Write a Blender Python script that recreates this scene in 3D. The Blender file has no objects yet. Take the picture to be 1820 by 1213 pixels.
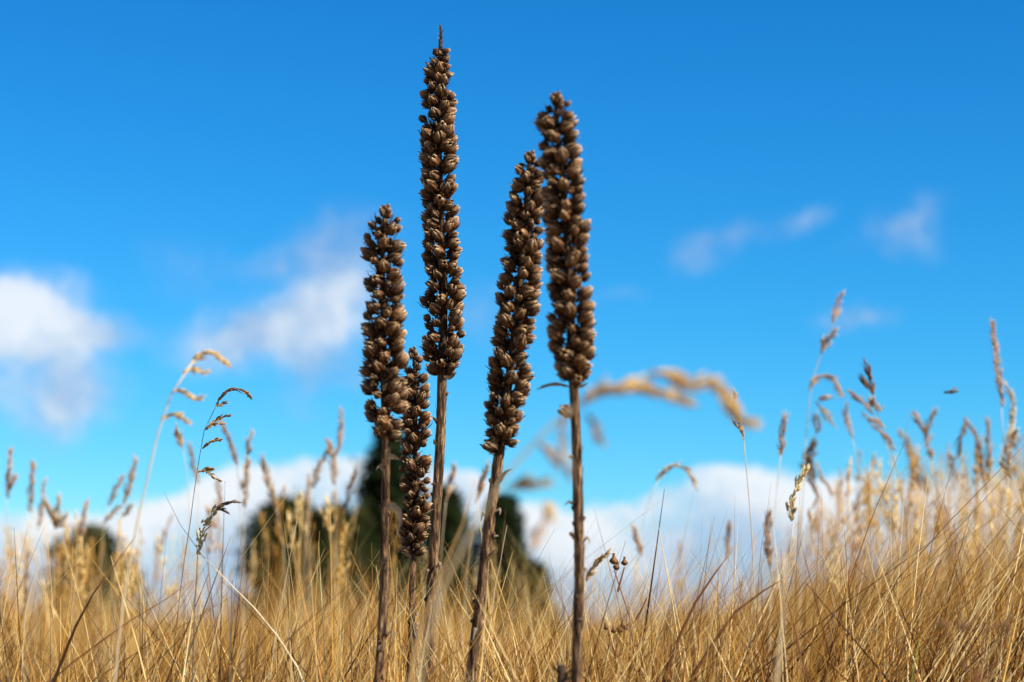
import bpy, bmesh, math, random
import numpy as np
from mathutils import Vector, Matrix, Quaternion
R = math.radians
random.seed(7)
rng = np.random.default_rng(11)
scene = bpy.context.scene
col = scene.collection

# ------------------------------------------------------------------ camera
CAM_H = 0.40
PITCH = R(7.31)
FPX = 1820 * 50.0 / 22.3
cd = bpy.data.cameras.new('camera')
cam = bpy.data.objects.new('camera', cd)
col.objects.link(cam)
cam.location = (0, 0, CAM_H)
cam.rotation_euler = (math.pi / 2 + PITCH, 0, 0)
cd.lens = 50.0
cd.sensor_width = 22.3
cd.clip_start = 0.02
cd.clip_end = 6000
cd.dof.use_dof = True
cd.dof.focus_distance = 1.2
cd.dof.aperture_fstop = 8.0
scene.camera = cam

# ------------------------------------------------------------------ light
SUN_EL, SUN_AZ = R(40), R(115)          # azimuth clockwise from +Y (camera looks along +Y)
to_sun = Vector((math.sin(SUN_AZ) * math.cos(SUN_EL), math.cos(SUN_AZ) * math.cos(SUN_EL), math.sin(SUN_EL)))
sd = bpy.data.lights.new('sun', 'SUN')
sd.energy = 4.9
sd.angle = R(0.5)
sd.color = (1.0, 0.94, 0.84)
sun = bpy.data.objects.new('sun', sd)
col.objects.link(sun)
sun.rotation_euler = to_sun.to_track_quat('Z', 'Y').to_euler()
sun.location = to_sun * 50

scene.view_settings.view_transform = 'Standard'
scene.view_settings.look = 'None'
scene.view_settings.exposure = 0.95
scene.view_settings.gamma = 1.0
scene.render.engine = 'CYCLES'
scene.cycles.use_denoising = True
scene.cycles.max_bounces = 6
scene.cycles.diffuse_bounces = 3
scene.cycles.transmission_bounces = 3
scene.cycles.transparent_max_bounces = 4
scene.cycles.caustics_reflective = False
scene.cycles.caustics_refractive = False


class NT:
    """small helper for node trees"""
    def __init__(s, tree):
        s.t = tree
        tree.nodes.clear()

    def n(s, kind, **kw):
        nd = s.t.nodes.new(kind)
        for k, v in kw.items():
            setattr(nd, k, v)
        return nd

    def l(s, a, b):
        s.t.links.new(a, b)

    def put(s, sock, v):
        if isinstance(v, bpy.types.NodeSocket):
            s.l(v, sock)
        elif v is not None:
            sock.default_value = v

    def math(s, op, a, b=None, c=None, clamp=False):
        nd = s.n('ShaderNodeMath', operation=op, use_clamp=clamp)
        s.put(nd.inputs[0], a)
        s.put(nd.inputs[1], b)
        s.put(nd.inputs[2], c)
        return nd.outputs[0]

    def vmath(s, op, a, b=None, scale=None):
        nd = s.n('ShaderNodeVectorMath', operation=op)
        s.put(nd.inputs[0], a)
        s.put(nd.inputs[1], b)
        if scale is not None:
            s.put(nd.inputs['Scale'], scale)
        return nd.outputs['Value'] if op in ('LENGTH', 'DOT_PRODUCT') else nd.outputs[0]

    def rng(s, v, a, b, c=0.0, d=1.0, smooth=True):
        nd = s.n('ShaderNodeMapRange', interpolation_type='SMOOTHSTEP' if smooth else 'LINEAR')
        s.put(nd.inputs[0], v)
        for i, x in enumerate((a, b, c, d)):
            s.put(nd.inputs[i + 1], x)
        return nd.outputs[0]

    def mix(s, f, a, b, mode='MIX'):
        nd = s.n('ShaderNodeMix', data_type='RGBA', blend_type=mode)
        s.put(nd.inputs[0], f)
        s.put(nd.inputs[6], a)
        s.put(nd.inputs[7], b)
        return nd.outputs[2]

    def noise(s, vec, scale, detail=3.0, rough=0.5, color=False):
        nd = s.n('ShaderNodeTexNoise')
        s.put(nd.inputs['Vector'], vec)
        nd.inputs['Scale'].default_value = scale
        nd.inputs['Detail'].default_value = detail
        nd.inputs['Roughness'].default_value = rough
        return nd.outputs['Color'] if color else nd.outputs['Fac']


# ------------------------------------------------------------------ sky with clouds (all by world direction)
def ang(px, py):
    """pixel of the photo -> (east tangent, up tangent) of the world direction"""
    x = (px - 910) / FPX
    y = (606.5 - py) / FPX
    cp, sp = math.cos(PITCH), math.sin(PITCH)
    wy = cp - y * sp
    wz = sp + y * cp
    return x / wy, wz / wy


world = bpy.data.worlds.new('World')
scene.world = world
world.use_nodes = True
W = NT(world.node_tree)
tc = W.n('ShaderNodeTexCoord')
sky = W.n('ShaderNodeTexSky', sky_type='NISHITA')
sky.sun_disc = False
sky.sun_elevation = SUN_EL
sky.sun_rotation = SUN_AZ
sky.altitude = 0
sky.air_density = 1.0
sky.dust_density = 0.0
sky.ozone_density = 3.0
sep = W.n('ShaderNodeSeparateXYZ')
W.l(tc.outputs['Generated'], sep.inputs[0])
ay = W.math('MAXIMUM', W.math('ABSOLUTE', sep.outputs[1]), 0.05)
u = W.math('DIVIDE', sep.outputs[0], ay)
v = W.math('DIVIDE', sep.outputs[2], ay)
comb = W.n('ShaderNodeCombineXYZ')
W.l(u, comb.inputs[0])
W.l(v, comb.inputs[1])
uv = comb.outputs[0]
# deepen the blue: per-channel response
SKYR, SKYG, SKYB = (1.144, 2.5), (1.31, 1.36), (1.72, 1.22)
ssep = W.n('ShaderNodeSeparateColor')
W.l(sky.outputs[0], ssep.inputs[0])
scomb = W.n('ShaderNodeCombineColor')
SKY_STR = 0.1
for i, (k, p) in enumerate((SKYR, SKYG, SKYB)):
    c = W.math('MULTIPLY', ssep.outputs[i], SKY_STR)
    c = W.math('POWER', c, p)
    W.l(W.math('MULTIPLY', c, k / SKY_STR), scomb.inputs[i])
skycol = scomb.outputs[0]
# domain warp for cloud shapes
wn = W.noise(uv, 18.0, 7.0, 0.6, color=True)
warp = W.vmath('SCALE', W.vmath('SUBTRACT', wn, (0.5, 0.5, 0.5)), scale=0.042)
uvw = W.vmath('ADD', uv, warp)
# (px, py, rx, ry, tilt deg, weight, brightness)
blobs = [
    (20, 545, 150, 75, -12, 1.0, 0.95), (60, 590, 130, 60, 0, .75, 0.8), (190, 578, 90, 34, 0, .55, 0.6),
    (140, 690, 95, 75, 20, .85, 0.72), (30, 690, 120, 90, 0, .55, 0.65), (70, 770, 70, 40, 0, .22, .5),
    (600, 535, 100, 70, 10, .85, 0.85), (500, 575, 135, 75, 0, .8, 0.72), (400, 600, 120, 60, 0, .50, 0.66),
    (590, 430, 120, 62, 22, .60, 0.44), (640, 480, 70, 60, 0, .3, 0.6), (470, 450, 60, 40, 20, .22, .5), (590, 650, 110, 50, 0, .42, 0.42), (530, 700, 60, 70, 0, .25, 0.45),
    (350, 470, 110, 60, 10, .18, 0.5), (850, 540, 70, 60, 0, .22, 0.5), (1090, 515, 70, 18, 0, .22, 0.5),
    (1265, 432, 72, 38, 10, .44, 0.45), (1380, 400, 90, 28, 24, .40, 0.5), (1612, 402, 78, 52, -10, .36, 0.42),
    (1500, 430, 70, 26, 30, .10, .5), (1515, 578, 85, 32, 0, .48, 0.48), (1640, 380, 90, 20, 10, .12, .5),
    (850, 600, 60, 50, 0, .2, 0.5),
]
dens = None
bri = None
for (px, py, rx, ry, tilt, wt, b) in blobs:
    cu, cv = ang(px, py)
    t = R(tilt)
    d = W.vmath('SUBTRACT', uvw, (cu, cv, 0))
    # rotate and scale through two dot products
    a1 = W.vmath('DOT_PRODUCT', d, (math.cos(t) * FPX / rx / 1.25, math.sin(t) * FPX / rx / 1.25, 0))
    a2 = W.vmath('DOT_PRODUCT', d, (-math.sin(t) * FPX / ry / 1.25, math.cos(t) * FPX / ry / 1.25, 0))
    r2 = W.math('ADD', W.math('MULTIPLY', a1, a1), W.math('MULTIPLY', a2, a2))
    g = W.rng(W.math('SQRT', r2), 1.15, 0.15, 0.0, wt)
    gb = W.math('MULTIPLY', g, b)
    dens = g if dens is None else W.math('ADD', dens, g)
    bri = gb if bri is None else W.math('ADD', bri, gb)
fine = W.noise(uvw, 30.0, 8.0, 0.62)
nf = W.math('MULTIPLY_ADD', fine, 1.9, -0.98)
edge = W.math('MINIMUM', W.math('MULTIPLY', dens, 2.2), 1.0)
dens_b = W.math('ADD', dens, W.math('MULTIPLY', nf, edge))
dens_b = W.math('MULTIPLY', W.rng(dens_b, -0.05, 1.15), 0.90)
bri_b = W.math('DIVIDE', bri, W.math('MAXIMUM', dens, 0.01))
bri_b = W.math('ADD', bri_b, W.math('MULTIPLY', nf, 0.7))
# low cloud bank along the horizon
curve = W.n('ShaderNodeFloatCurve')
top = [(-300, 880), (0, 900), (150, 905), (280, 890), (400, 848), (500, 832), (620, 832), (820, 838), (900, 905),
       (1000, 915), (1110, 905), (1200, 878), (1240, 836), (1290, 826), (1340, 820), (1400, 842), (1520, 862), (1700, 868), (2100, 850)]
u0, u1 = ang(-400, 900)[0], ang(2200, 900)[0]
v0, v1 = 0.0, 0.12
cm = curve.mapping.curves[0]
pts = [((ang(x, y)[0] - u0) / (u1 - u0), (ang(x, y)[1] - v0) / (v1 - v0)) for x, y in top]
cm.points[0].location = (0.0, pts[0][1])
cm.points[1].location = (1.0, pts[-1][1])
for p in pts:
    cm.points.new(*p)
curve.mapping.update()
usep = W.n('ShaderNodeSeparateXYZ')
W.l(uvw, usep.inputs[0])
un = W.rng(usep.outputs[0], u0, u1, 0.0, 1.0, smooth=False)
W.l(un, curve.inputs['Value'])
vtop = W.math('MULTIPLY_ADD', curve.outputs[0], v1 - v0, v0)
depth = W.math('SUBTRACT', vtop, usep.outputs[1])
bank = W.rng(depth, -0.0032, 0.0032)
bn = W.noise(W.vmath('MULTIPLY', uvw, (1.0, 1.6, 1.0)), 17.0, 8.0, 0.6)
bank = W.math('MULTIPLY', bank, W.rng(bn, 0.25, 0.55, 0.55, 0.96))
# the lower part of the bank thins to pale blue
bank_b = W.math('MULTIPLY', W.rng(depth, 0.0, 0.036, 1.08, 0.60), W.rng(bn, 0.32, 0.62, 0.72, 1.05))
# unseen broken cloud, added outside the camera view to whiten the fill light
gen = W.noise(tc.outputs['Generated'], 2.6, 6.0, 0.6)
away = W.math('MAXIMUM', W.rng(v, 0.34, 0.75), W.rng(W.math('ABSOLUTE', u), 0.4, 0.9))
away = W.math('MAXIMUM', away, W.rng(sep.outputs[1], 0.1, -0.2))
gencl = W.math('MULTIPLY', W.rng(gen, 0.44, 0.60), away)
gencl = W.math('MULTIPLY', gencl, 0.30)


def cloudcol(b):
    ramp = W.n('ShaderNodeValToRGB')
    e = ramp.color_ramp.elements
    e[0].position, e[0].color = 0.25, (0.30, 0.42, 0.66, 1)
    e[1].position, e[1].color = 1.0, (0.90, 0.94, 0.99, 1)
    m = ramp.color_ramp.elements.new(0.6)
    m.color = (0.47, 0.61, 0.82, 1)
    m = ramp.color_ramp.elements.new(0.8)
    m.color = (0.70, 0.80, 0.92, 1)
    W.l(b, ramp.inputs[0])
    return W.vmath('SCALE', ramp.outputs[0], scale=1.0 / SKY_STR)


c = W.mix(gencl, skycol, tuple(x / SKY_STR for x in (0.8, 0.82, 0.86)) + (1,))
c = W.mix(dens_b, c, cloudcol(bri_b))
c = W.mix(bank, c, cloudcol(bank_b))
bg = W.n('ShaderNodeBackground')
bg.inputs['Strength'].default_value = SKY_STR / 1.932
W.l(c, bg.inputs[0])
wo = W.n('ShaderNodeOutputWorld')
W.l(bg.outputs[0], wo.inputs[0])


# ------------------------------------------------------------------ helpers
def P(px, py, d):
    """point of the place seen at photo pixel (px, py), d metres along the lens axis"""
    x = (px - 910) / FPX * d
    y = (606.5 - py) / FPX * d
    cp, sp = math.cos(PITCH), math.sin(PITCH)
    return Vector((x, d * cp - y * sp, CAM_H + d * sp + y * cp))


def tag(o, label=None, cat=None, group=None, kind=None):
    if label: o['label'] = label
    if cat: o['category'] = cat
    if group: o['group'] = group
    if kind: o['kind'] = kind
    return o


def empty(name, loc):
    o = bpy.data.objects.new(name, None)
    o.location = loc
    o.empty_display_size = 0.02
    col.objects.link(o)
    return o


class MB:
    def __init__(s):
        s.v, s.f, s.c = [], [], []

    def add(s, verts, faces, tone=0.0):
        b = len(s.v)
        s.v.extend(verts)
        s.f.extend([tuple(b + i for i in f) for f in faces])
        if isinstance(tone, (int, float)):
            s.c.extend([tone] * len(verts))
        else:
            s.c.extend(tone)

    def build(s, name, mat, parent=None, smooth=True, origin=None):
        me = bpy.data.meshes.new(name)
        off = Vector(origin) if origin is not None else (parent.location if parent else Vector((0, 0, 0)))
        me.from_pydata([tuple(Vector(q) - off) for q in s.v], [], s.f)
        at = me.attributes.new('tone', 'FLOAT', 'POINT')
        at.data.foreach_set('value', np.array(s.c, dtype=np.float32))
        if smooth:
            me.polygons.foreach_set('use_smooth', [True] * len(me.polygons))
        me.materials.append(mat)
        me.update()
        o = bpy.data.objects.new(name, me)
        if parent is not None:
            o.parent = parent
        else:
            o.location = off
        col.objects.link(o)
        return o


def frames(pts):
    n = len(pts)
    out = []
    ref = Vector((0.3, -1, 0.1)).normalized()
    for i in range(n):
        t = (pts[min(i + 1, n - 1)] - pts[max(i - 1, 0)])
        t = t.normalized() if t.length > 1e-9 else Vector((0, 0, 1))
        a = (ref - t * ref.dot(t))
        if a.length < 1e-3:
            a = Vector((1, 0, 0)) - t * t.x
        a.normalize()
        ref = a
        out.append((t, a, t.cross(a)))
    return out


def spline(pts, n):
    """Catmull-Rom through pts, n points back"""
    pts = [Vector(p) for p in pts]
    if len(pts) == 2:
        return [pts[0].lerp(pts[1], i / (n - 1)) for i in range(n)]
    cum = [0]
    for a, b in zip(pts, pts[1:]):
        cum.append(cum[-1] + max(1e-9, (b - a).length))
    m = []
    for i in range(len(pts)):
        if i == 0:
            m.append((pts[1] - pts[0]) / (cum[1] - cum[0]))
        elif i == len(pts) - 1:
            m.append((pts[-1] - pts[-2]) / (cum[-1] - cum[-2]))
        else:
            h0, h1 = cum[i] - cum[i - 1], cum[i + 1] - cum[i]
            m.append(((pts[i] - pts[i - 1]) / h0 * h1 + (pts[i + 1] - pts[i]) / h1 * h0) / (h0 + h1))
    out = []
    for i in range(n):
        s = cum[-1] * i / (n - 1)
        k = 0
        while k < len(pts) - 2 and s > cum[k + 1]:
            k += 1
        h = cum[k + 1] - cum[k]
        t = (s - cum[k]) / h
        t2, t3 = t * t, t * t * t
        out.append(pts[k] * (2 * t3 - 3 * t2 + 1) + m[k] * (h * (t3 - 2 * t2 + t)) + pts[k + 1] * (3 * t2 - 2 * t3) + m[k + 1] * (h * (t3 - t2)))
    return out


def tube(mb, pts, rad, seg=8, tone=0.0, flat=1.0, ridge=None, thin=1.0):
    n = len(pts)
    fr = frames(pts)
    vs = []
    for i, (p, (t, a, b)) in enumerate(zip(pts, fr)):
        r = rad(i / (n - 1)) if callable(rad) else rad
        for k in range(seg):
            th = 2 * math.pi * k / seg
            rr = r * (ridge(i, k) if ridge else 1.0)
            vs.append(p + a * (math.cos(th) * rr * thin) + b * (math.sin(th) * rr * flat))
    fs = []
    for i in range(n - 1):
        for k in range(seg):
            k2 = (k + 1) % seg
            fs.append((i * seg + k, i * seg + k2, (i + 1) * seg + k2, (i + 1) * seg + k))
    fs.append(tuple(range(seg - 1, -1, -1)))
    fs.append(tuple((n - 1) * seg + k for k in range(seg)))
    mb.add(vs, fs, tone if isinstance(tone, (int, float)) else [tone(i // seg / (n - 1)) for i in range(len(vs))])


def strip(mb, pts, width, side, tone=0.0, fold=0.25):
    """thin folded leaf or blade along pts; width(t)"""
    n = len(pts)
    vs = []
    for i, p in enumerate(pts):
        t = (pts[min(i + 1, n - 1)] - pts[max(i - 1, 0)]).normalized()
        sd_ = (side - t * side.dot(t)).normalized()
        nn = t.cross(sd_)
        w = width(i / (n - 1))
        vs += [p - sd_ * w, p + nn * w * fold, p + sd_ * w]
    fs = []
    for i in range(n - 1):
        for k in (0, 1):
            fs.append((i * 3 + k, i * 3 + k + 1, i * 3 + k + 4, i * 3 + k + 3))
    mb.add(vs, fs, tone if isinstance(tone, (int, float)) else [tone(i // 3 / (n - 1)) for i in range(len(vs))])


# ------------------------------------------------------------------ materials
def plant_mat(name, stops, rough=0.6, transl=0.0, spec=0.3, nscale=400.0, nstretch=(1, 1, 1), rnd=0.0, bump=0.0, tonecol=None, bumpscale=None):
    m = bpy.data.materials.new(name)
    m.use_nodes = True
    N = NT(m.node_tree)
    t = N.n('ShaderNodeTexCoord')
    oi = N.n('ShaderNodeObjectInfo')
    vec = N.vmath('MULTIPLY', t.outputs['Object'], nstretch)
    vec = N.vmath('ADD', vec, N.vmath('SCALE', (1.3, 2.1, 3.7), scale=oi.outputs['Random']))
    f = N.noise(vec, nscale, 5.0, 0.65)
    f = N.rng(f, 0.28, 0.72, 0.0, 1.0, smooth=False)
    if rnd:
        f = N.math('ADD', f, N.math('MULTIPLY_ADD', oi.outputs['Random'], 2 * rnd, -rnd), clamp=True)
    ramp = N.n('ShaderNodeValToRGB')
    el = ramp.color_ramp.elements
    for i, (p, c_) in enumerate(stops):
        e = el[i] if i < 2 else el.new(p)
        e.position = p
        e.color = (*c_, 1)
    N.l(f, ramp.inputs[0])
    c_ = ramp.outputs[0]
    if tonecol:
        at = N.n('ShaderNodeAttribute', attribute_name='tone')
        c_ = N.mix(at.outputs['Fac'], c_, (*tonecol, 1))
    bs = N.n('ShaderNodeBsdfPrincipled')
    bs.inputs['Roughness'].default_value = rough
    bs.inputs['Specular IOR Level'].default_value = spec
    N.l(c_, bs.inputs['Base Color'])
    if bump:
        b = N.n('ShaderNodeBump')
        b.inputs['Strength'].default_value = bump
        b.inputs['Distance'].default_value = 0.001
        N.l(N.noise(vec, bumpscale or nscale * 1.7, 4.0, 0.6), b.inputs['Height'])
        N.l(b.outputs[0], bs.inputs['Normal'])
    out = N.n('ShaderNodeOutputMaterial')
    if transl:
        tr = N.n('ShaderNodeBsdfTranslucent')
        N.l(c_, tr.inputs[0])
        mx = N.n('ShaderNodeMixShader')
        mx.inputs[0].default_value = transl
        N.l(bs.outputs[0], mx.inputs[1])
        N.l(tr.outputs[0], mx.inputs[2])
        N.l(mx.outputs[0], out.inputs[0])
    else:
        N.l(bs.outputs[0], out.inputs[0])
    return m


M_CAPS = plant_mat('dried_capsule', [(0.0, (0.006, 0.0025, 0.001)), (1.0, (0.25, 0.108, 0.034)), (0.52, (0.068, 0.025, 0.0075))],
                   rough=0.5, spec=0.16, nscale=480, nstretch=(1, 1, .40), rnd=0.2, bump=0.8, tonecol=(0.58, 0.39, 0.20))
M_CALYX = plant_mat('dried_calyx', [(0.0, (0.018, 0.010, 0.006)), (1.0, (0.24, 0.15, 0.085)), (0.5, (0.085, 0.048, 0.026))],
                    rough=0.8, spec=0.08, nscale=600, nstretch=(1, 1, .4), rnd=0.2, bump=0.8, tonecol=(0.50, 0.38, 0.24))
M_STEM = plant_mat('weathered_stem', [(0.0, (0.012, 0.007, 0.004)), (1.0, (0.60, 0.41, 0.22)), (0.40, (0.060, 0.034, 0.019)), (0.66, (0.22, 0.125, 0.06))],
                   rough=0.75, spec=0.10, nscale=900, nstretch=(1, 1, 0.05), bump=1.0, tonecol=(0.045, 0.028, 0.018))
M_LEAF = plant_mat('withered_leaf', [(0.0, (0.10, 0.065, 0.04)), (1.0, (0.34, 0.26, 0.18))], rough=0.8, transl=0.2, nscale=300, bump=0.6)
M_STRAW = plant_mat('pale_straw', [(0.0, (0.58, 0.44, 0.24)), (1.0, (0.86, 0.74, 0.50))], rough=0.5, transl=0.25, nscale=200, nstretch=(1, 1, .15), rnd=.2)
M_HEAD = plant_mat('seed_head', [(0.0, (0.32, 0.17, 0.06)), (1.0, (0.82, 0.62, 0.34)), (0.5, (0.60, 0.38, 0.16))], rough=0.65, spec=.1, transl=0.5, nscale=260, rnd=.15, tonecol=(0.85, 0.72, 0.48))
M_HEADP = plant_mat('pink_seed_head', [(0.0, (0.42, 0.24, 0.13)), (1.0, (0.88, 0.70, 0.50)), (0.5, (0.70, 0.48, 0.29))], rough=0.7, spec=.1, transl=0.5, nscale=150, rnd=.25)
M_TUFT = plant_mat('golden_brown_tuft', [(0.0, (0.16, 0.08, 0.02)), (1.0, (0.66, 0.45, 0.18)), (0.5, (0.36, 0.20, 0.06))], rough=0.6, transl=0.3, nscale=500)
M_PLUME = plant_mat('pale_plume', [(0.0, (0.72, 0.47, 0.16)), (1.0, (0.97, 0.84, 0.54))], rough=0.6, spec=.1, transl=0.6, nscale=260)
M_YEL = plant_mat('yellow_seed_head', [(0.0, (0.68, 0.50, 0.20)), (1.0, (0.95, 0.84, 0.50))], rough=0.6, transl=0.55, nscale=260)
M_DARK = plant_mat('dark_seed_tip', [(0.0, (0.05, 0.035, 0.03)), (1.0, (0.22, 0.15, 0.11))], rough=0.7, nscale=260)
M_RUST = plant_mat('rust_blade', [(0.0, (0.11, 0.040, 0.014)), (1.0, (0.33, 0.15, 0.05))], rough=0.5, transl=0.15, nscale=60, nstretch=(1, 1, .1))
M_GOLD = plant_mat('gold_blade', [(0.0, (0.34, 0.19, 0.06)), (1.0, (0.62, 0.42, 0.17))], rough=0.5, transl=0.25, nscale=60, nstretch=(1, 1, .1))
M_GREEN = plant_mat('green_blade', [(0.0, (0.12, 0.20, 0.03)), (1.0, (0.28, 0.36, 0.07))], rough=0.5, transl=0.25, nscale=60)
M_KNOB = plant_mat('brown_knob', [(0.0, (0.07, 0.03, 0.012)), (1.0, (0.26, 0.13, 0.05))], spec=.1, rough=0.6, nscale=500, bump=.4)
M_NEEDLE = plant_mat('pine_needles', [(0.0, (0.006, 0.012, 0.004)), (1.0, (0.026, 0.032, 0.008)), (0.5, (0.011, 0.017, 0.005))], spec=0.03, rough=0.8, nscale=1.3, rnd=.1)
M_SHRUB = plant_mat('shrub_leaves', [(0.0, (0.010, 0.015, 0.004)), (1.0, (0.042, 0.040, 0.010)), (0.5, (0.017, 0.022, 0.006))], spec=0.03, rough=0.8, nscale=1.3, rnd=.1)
M_BARK = plant_mat('bark', [(0.0, (0.05, 0.03, 0.02)), (1.0, (0.17, 0.11, 0.07))], rough=0.9, nscale=9, bump=.5)
M_FLY = plant_mat('insect_body', [(0.0, (0.02, 0.025, 0.025)), (1.0, (0.10, 0.10, 0.08))], rough=0.35, spec=.6, nscale=500)


def grass_mat():
    m = bpy.data.materials.new('dry_grass')
    m.use_nodes = True
    N = NT(m.node_tree)
    at = N.n('ShaderNodeAttribute', attribute_name='tone')
    ramp = N.n('ShaderNodeValToRGB')
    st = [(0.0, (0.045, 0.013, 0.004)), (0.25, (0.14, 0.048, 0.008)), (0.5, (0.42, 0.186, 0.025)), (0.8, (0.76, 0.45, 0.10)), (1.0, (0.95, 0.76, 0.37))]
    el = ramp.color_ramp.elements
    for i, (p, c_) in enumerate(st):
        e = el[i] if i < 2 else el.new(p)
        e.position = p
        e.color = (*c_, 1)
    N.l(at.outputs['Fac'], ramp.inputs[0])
    c_ = ramp.outputs[0]
    bs = N.n('ShaderNodeBsdfPrincipled')
    bs.inputs['Roughness'].default_value = 0.45
    bs.inputs['Specular IOR Level'].default_value = 0.2
    N.l(c_, bs.inputs['Base Color'])
    tr = N.n('ShaderNodeBsdfTranslucent')
    N.l(c_, tr.inputs[0])
    mx = N.n('ShaderNodeMixShader')
    mx.inputs[0].default_value = 0.30
    N.l(bs.outputs[0], mx.inputs[1])
    N.l(tr.outputs[0], mx.inputs[2])
    out = N.n('ShaderNodeOutputMaterial')
    N.l(mx.outputs[0], out.inputs[0])
    return m


M_GRASS = grass_mat()


def ground_mat():
    m = bpy.data.materials.new('dry_ground')
    m.use_nodes = True
    N = NT(m.node_tree)
    t = N.n('ShaderNodeTexCoord')
    f1 = N.noise(t.outputs['Object'], 0.35, 6, 0.6)
    f2 = N.noise(t.outputs['Object'], 22, 5, 0.7)
    f = N.math('MULTIPLY_ADD', f1, 0.6, N.math('MULTIPLY', f2, 0.4))
    ramp = N.n('ShaderNodeValToRGB')
    e = ramp.color_ramp.elements
    e[0].position, e[0].color = 0.35, (0.15, 0.09, 0.035, 1)
    e[1].position, e[1].color = 0.65, (0.40, 0.26, 0.10, 1)
    N.l(f, ramp.inputs[0])
    bs = N.n('ShaderNodeBsdfPrincipled')
    bs.inputs['Roughness'].default_value = 0.95
    N.l(ramp.outputs[0], bs.inputs['Base Color'])
    b = N.n('ShaderNodeBump')
    b.inputs['Distance'].default_value = 0.02
    N.l(f2, b.inputs['Height'])
    N.l(b.outputs[0], bs.inputs['Normal'])
    out = N.n('ShaderNodeOutputMaterial')
    N.l(bs.outputs[0], out.inputs[0])
    return m


# ------------------------------------------------------------------ ground
def gz(x, y):
    return 0.012 * np.sin(x * 5.1 + 1.0) * np.cos(y * 4.3) + 0.01 * np.sin(x * 1.7 - y * 1.1)


axis = np.concatenate([-np.geomspace(3000, 6, 22), np.linspace(-5, 5, 61), np.geomspace(6, 3000, 22)])
gx, gy = np.meshgrid(axis, axis)
gzv = np.where((np.abs(gx) <= 6) & (np.abs(gy) <= 6), gz(gx, gy), 0.0)
gv = np.stack([gx, gy, gzv], -1).reshape(-1, 3)
na = len(axis)
gf = [(j * na + i, j * na + i + 1, (j + 1) * na + i + 1, (j + 1) * na + i) for j in range(na - 1) for i in range(na - 1)]
gm = bpy.data.meshes.new('ground')
gm.from_pydata(gv.tolist(), [], gf)
gm.materials.append(ground_mat())
ground = bpy.data.objects.new('ground', gm)
col.objects.link(ground)
tag(ground, kind='structure')

# ------------------------------------------------------------------ grass mass


def blades_mesh(root, tip, bend, width, tone, K, seg, name):
    """root, tip (n,3); bend (n,3) sideways bow; tone (n,) -> mesh with `seg` verts per ring"""
    n = len(root)
    t = np.linspace(0, 1, K)[None, :, None]
    r, q, b = root[:, None, :], tip[:, None, :], bend[:, None, :]
    pts = r + (q - r) * t + b * (t * t - t) * 4 * 0.5
    # roots go straight up first: shift horizontally so that lean grows with height
    hor = (q - r) * np.array([1, 1, 0])
    pts = pts - hor * (t - t ** 1.8)
    tan = np.gradient(pts, axis=1)
    tan /= np.linalg.norm(tan, axis=2, keepdims=True) + 1e-9
    th = rng.uniform(0, np.pi, n)
    ref = np.stack([np.cos(th), np.sin(th), np.zeros(n)], -1)[:, None, :]
    a = ref - tan * (ref * tan).sum(2, keepdims=True)
    a /= np.linalg.norm(a, axis=2, keepdims=True) + 1e-9
    c_ = np.cross(tan, a)
    w = width[:, None, None] * (1 - t ** 2.2 * 0.93)
    rings = []
    for k in range(seg):
        if seg == 2:
            rings.append(pts + a * w * (1 if k else -1))
        else:
            f = 2 * np.pi * k / seg
            rings.append(pts + a * w * np.cos(f) + c_ * w * 0.55 * np.sin(f))
    V = np.stack(rings, 2)                      # n,K,seg,3
    V = V.reshape(-1, 3)
    base = np.arange(n)[:, None, None] * (K * seg) + np.arange(K - 1)[None, :, None] * seg
    ks = np.arange(seg if seg > 2 else 1)[None, None, :]
    k2 = (ks + 1) % seg
    F = np.stack([base + ks, base + k2, base + seg + k2, base + seg + ks], -1).reshape(-1, 4)
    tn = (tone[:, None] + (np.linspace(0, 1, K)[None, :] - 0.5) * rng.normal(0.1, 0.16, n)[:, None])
    tn = np.repeat(np.clip(tn, 0, 1)[:, :, None], seg, 2).reshape(-1)
    return V, F, tn


def np_mesh(name, parts, mat):
    vo, Vs, Fs, Ts = 0, [], [], []
    for V, F, T in parts:
        Vs.append(V); Fs.append(F + vo); Ts.append(T); vo += len(V)
    V, F, T = np.concatenate(Vs), np.concatenate(Fs), np.concatenate(Ts)
    me = bpy.data.meshes.new(name)
    me.vertices.add(len(V))
    me.vertices.foreach_set('co', V.astype(np.float32).ravel())
    me.loops.add(F.size)
    me.loops.foreach_set('vertex_index', F.astype(np.int32).ravel())
    me.polygons.add(len(F))
    me.polygons.foreach_set('loop_start', np.arange(0, F.size, 4, dtype=np.int32))
    me.polygons.foreach_set('use_smooth', np.ones(len(F), dtype=bool))
    at = me.attributes.new('tone', 'FLOAT', 'POINT')
    at.data.foreach_set('value', T.astype(np.float32))
    me.materials.append(mat)
    me.update(calc_edges=True)
    me.validate()
    o = bpy.data.objects.new(name, me)
    col.objects.link(o)
    return o


TIPX = [-300, 0, 200, 450, 700, 950, 1100, 1300, 1500, 1700, 1820, 2200]
TIPY = [1000, 1010, 1030, 1020, 1030, 1050, 1030, 1005, 960, 915, 885, 850]


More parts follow.
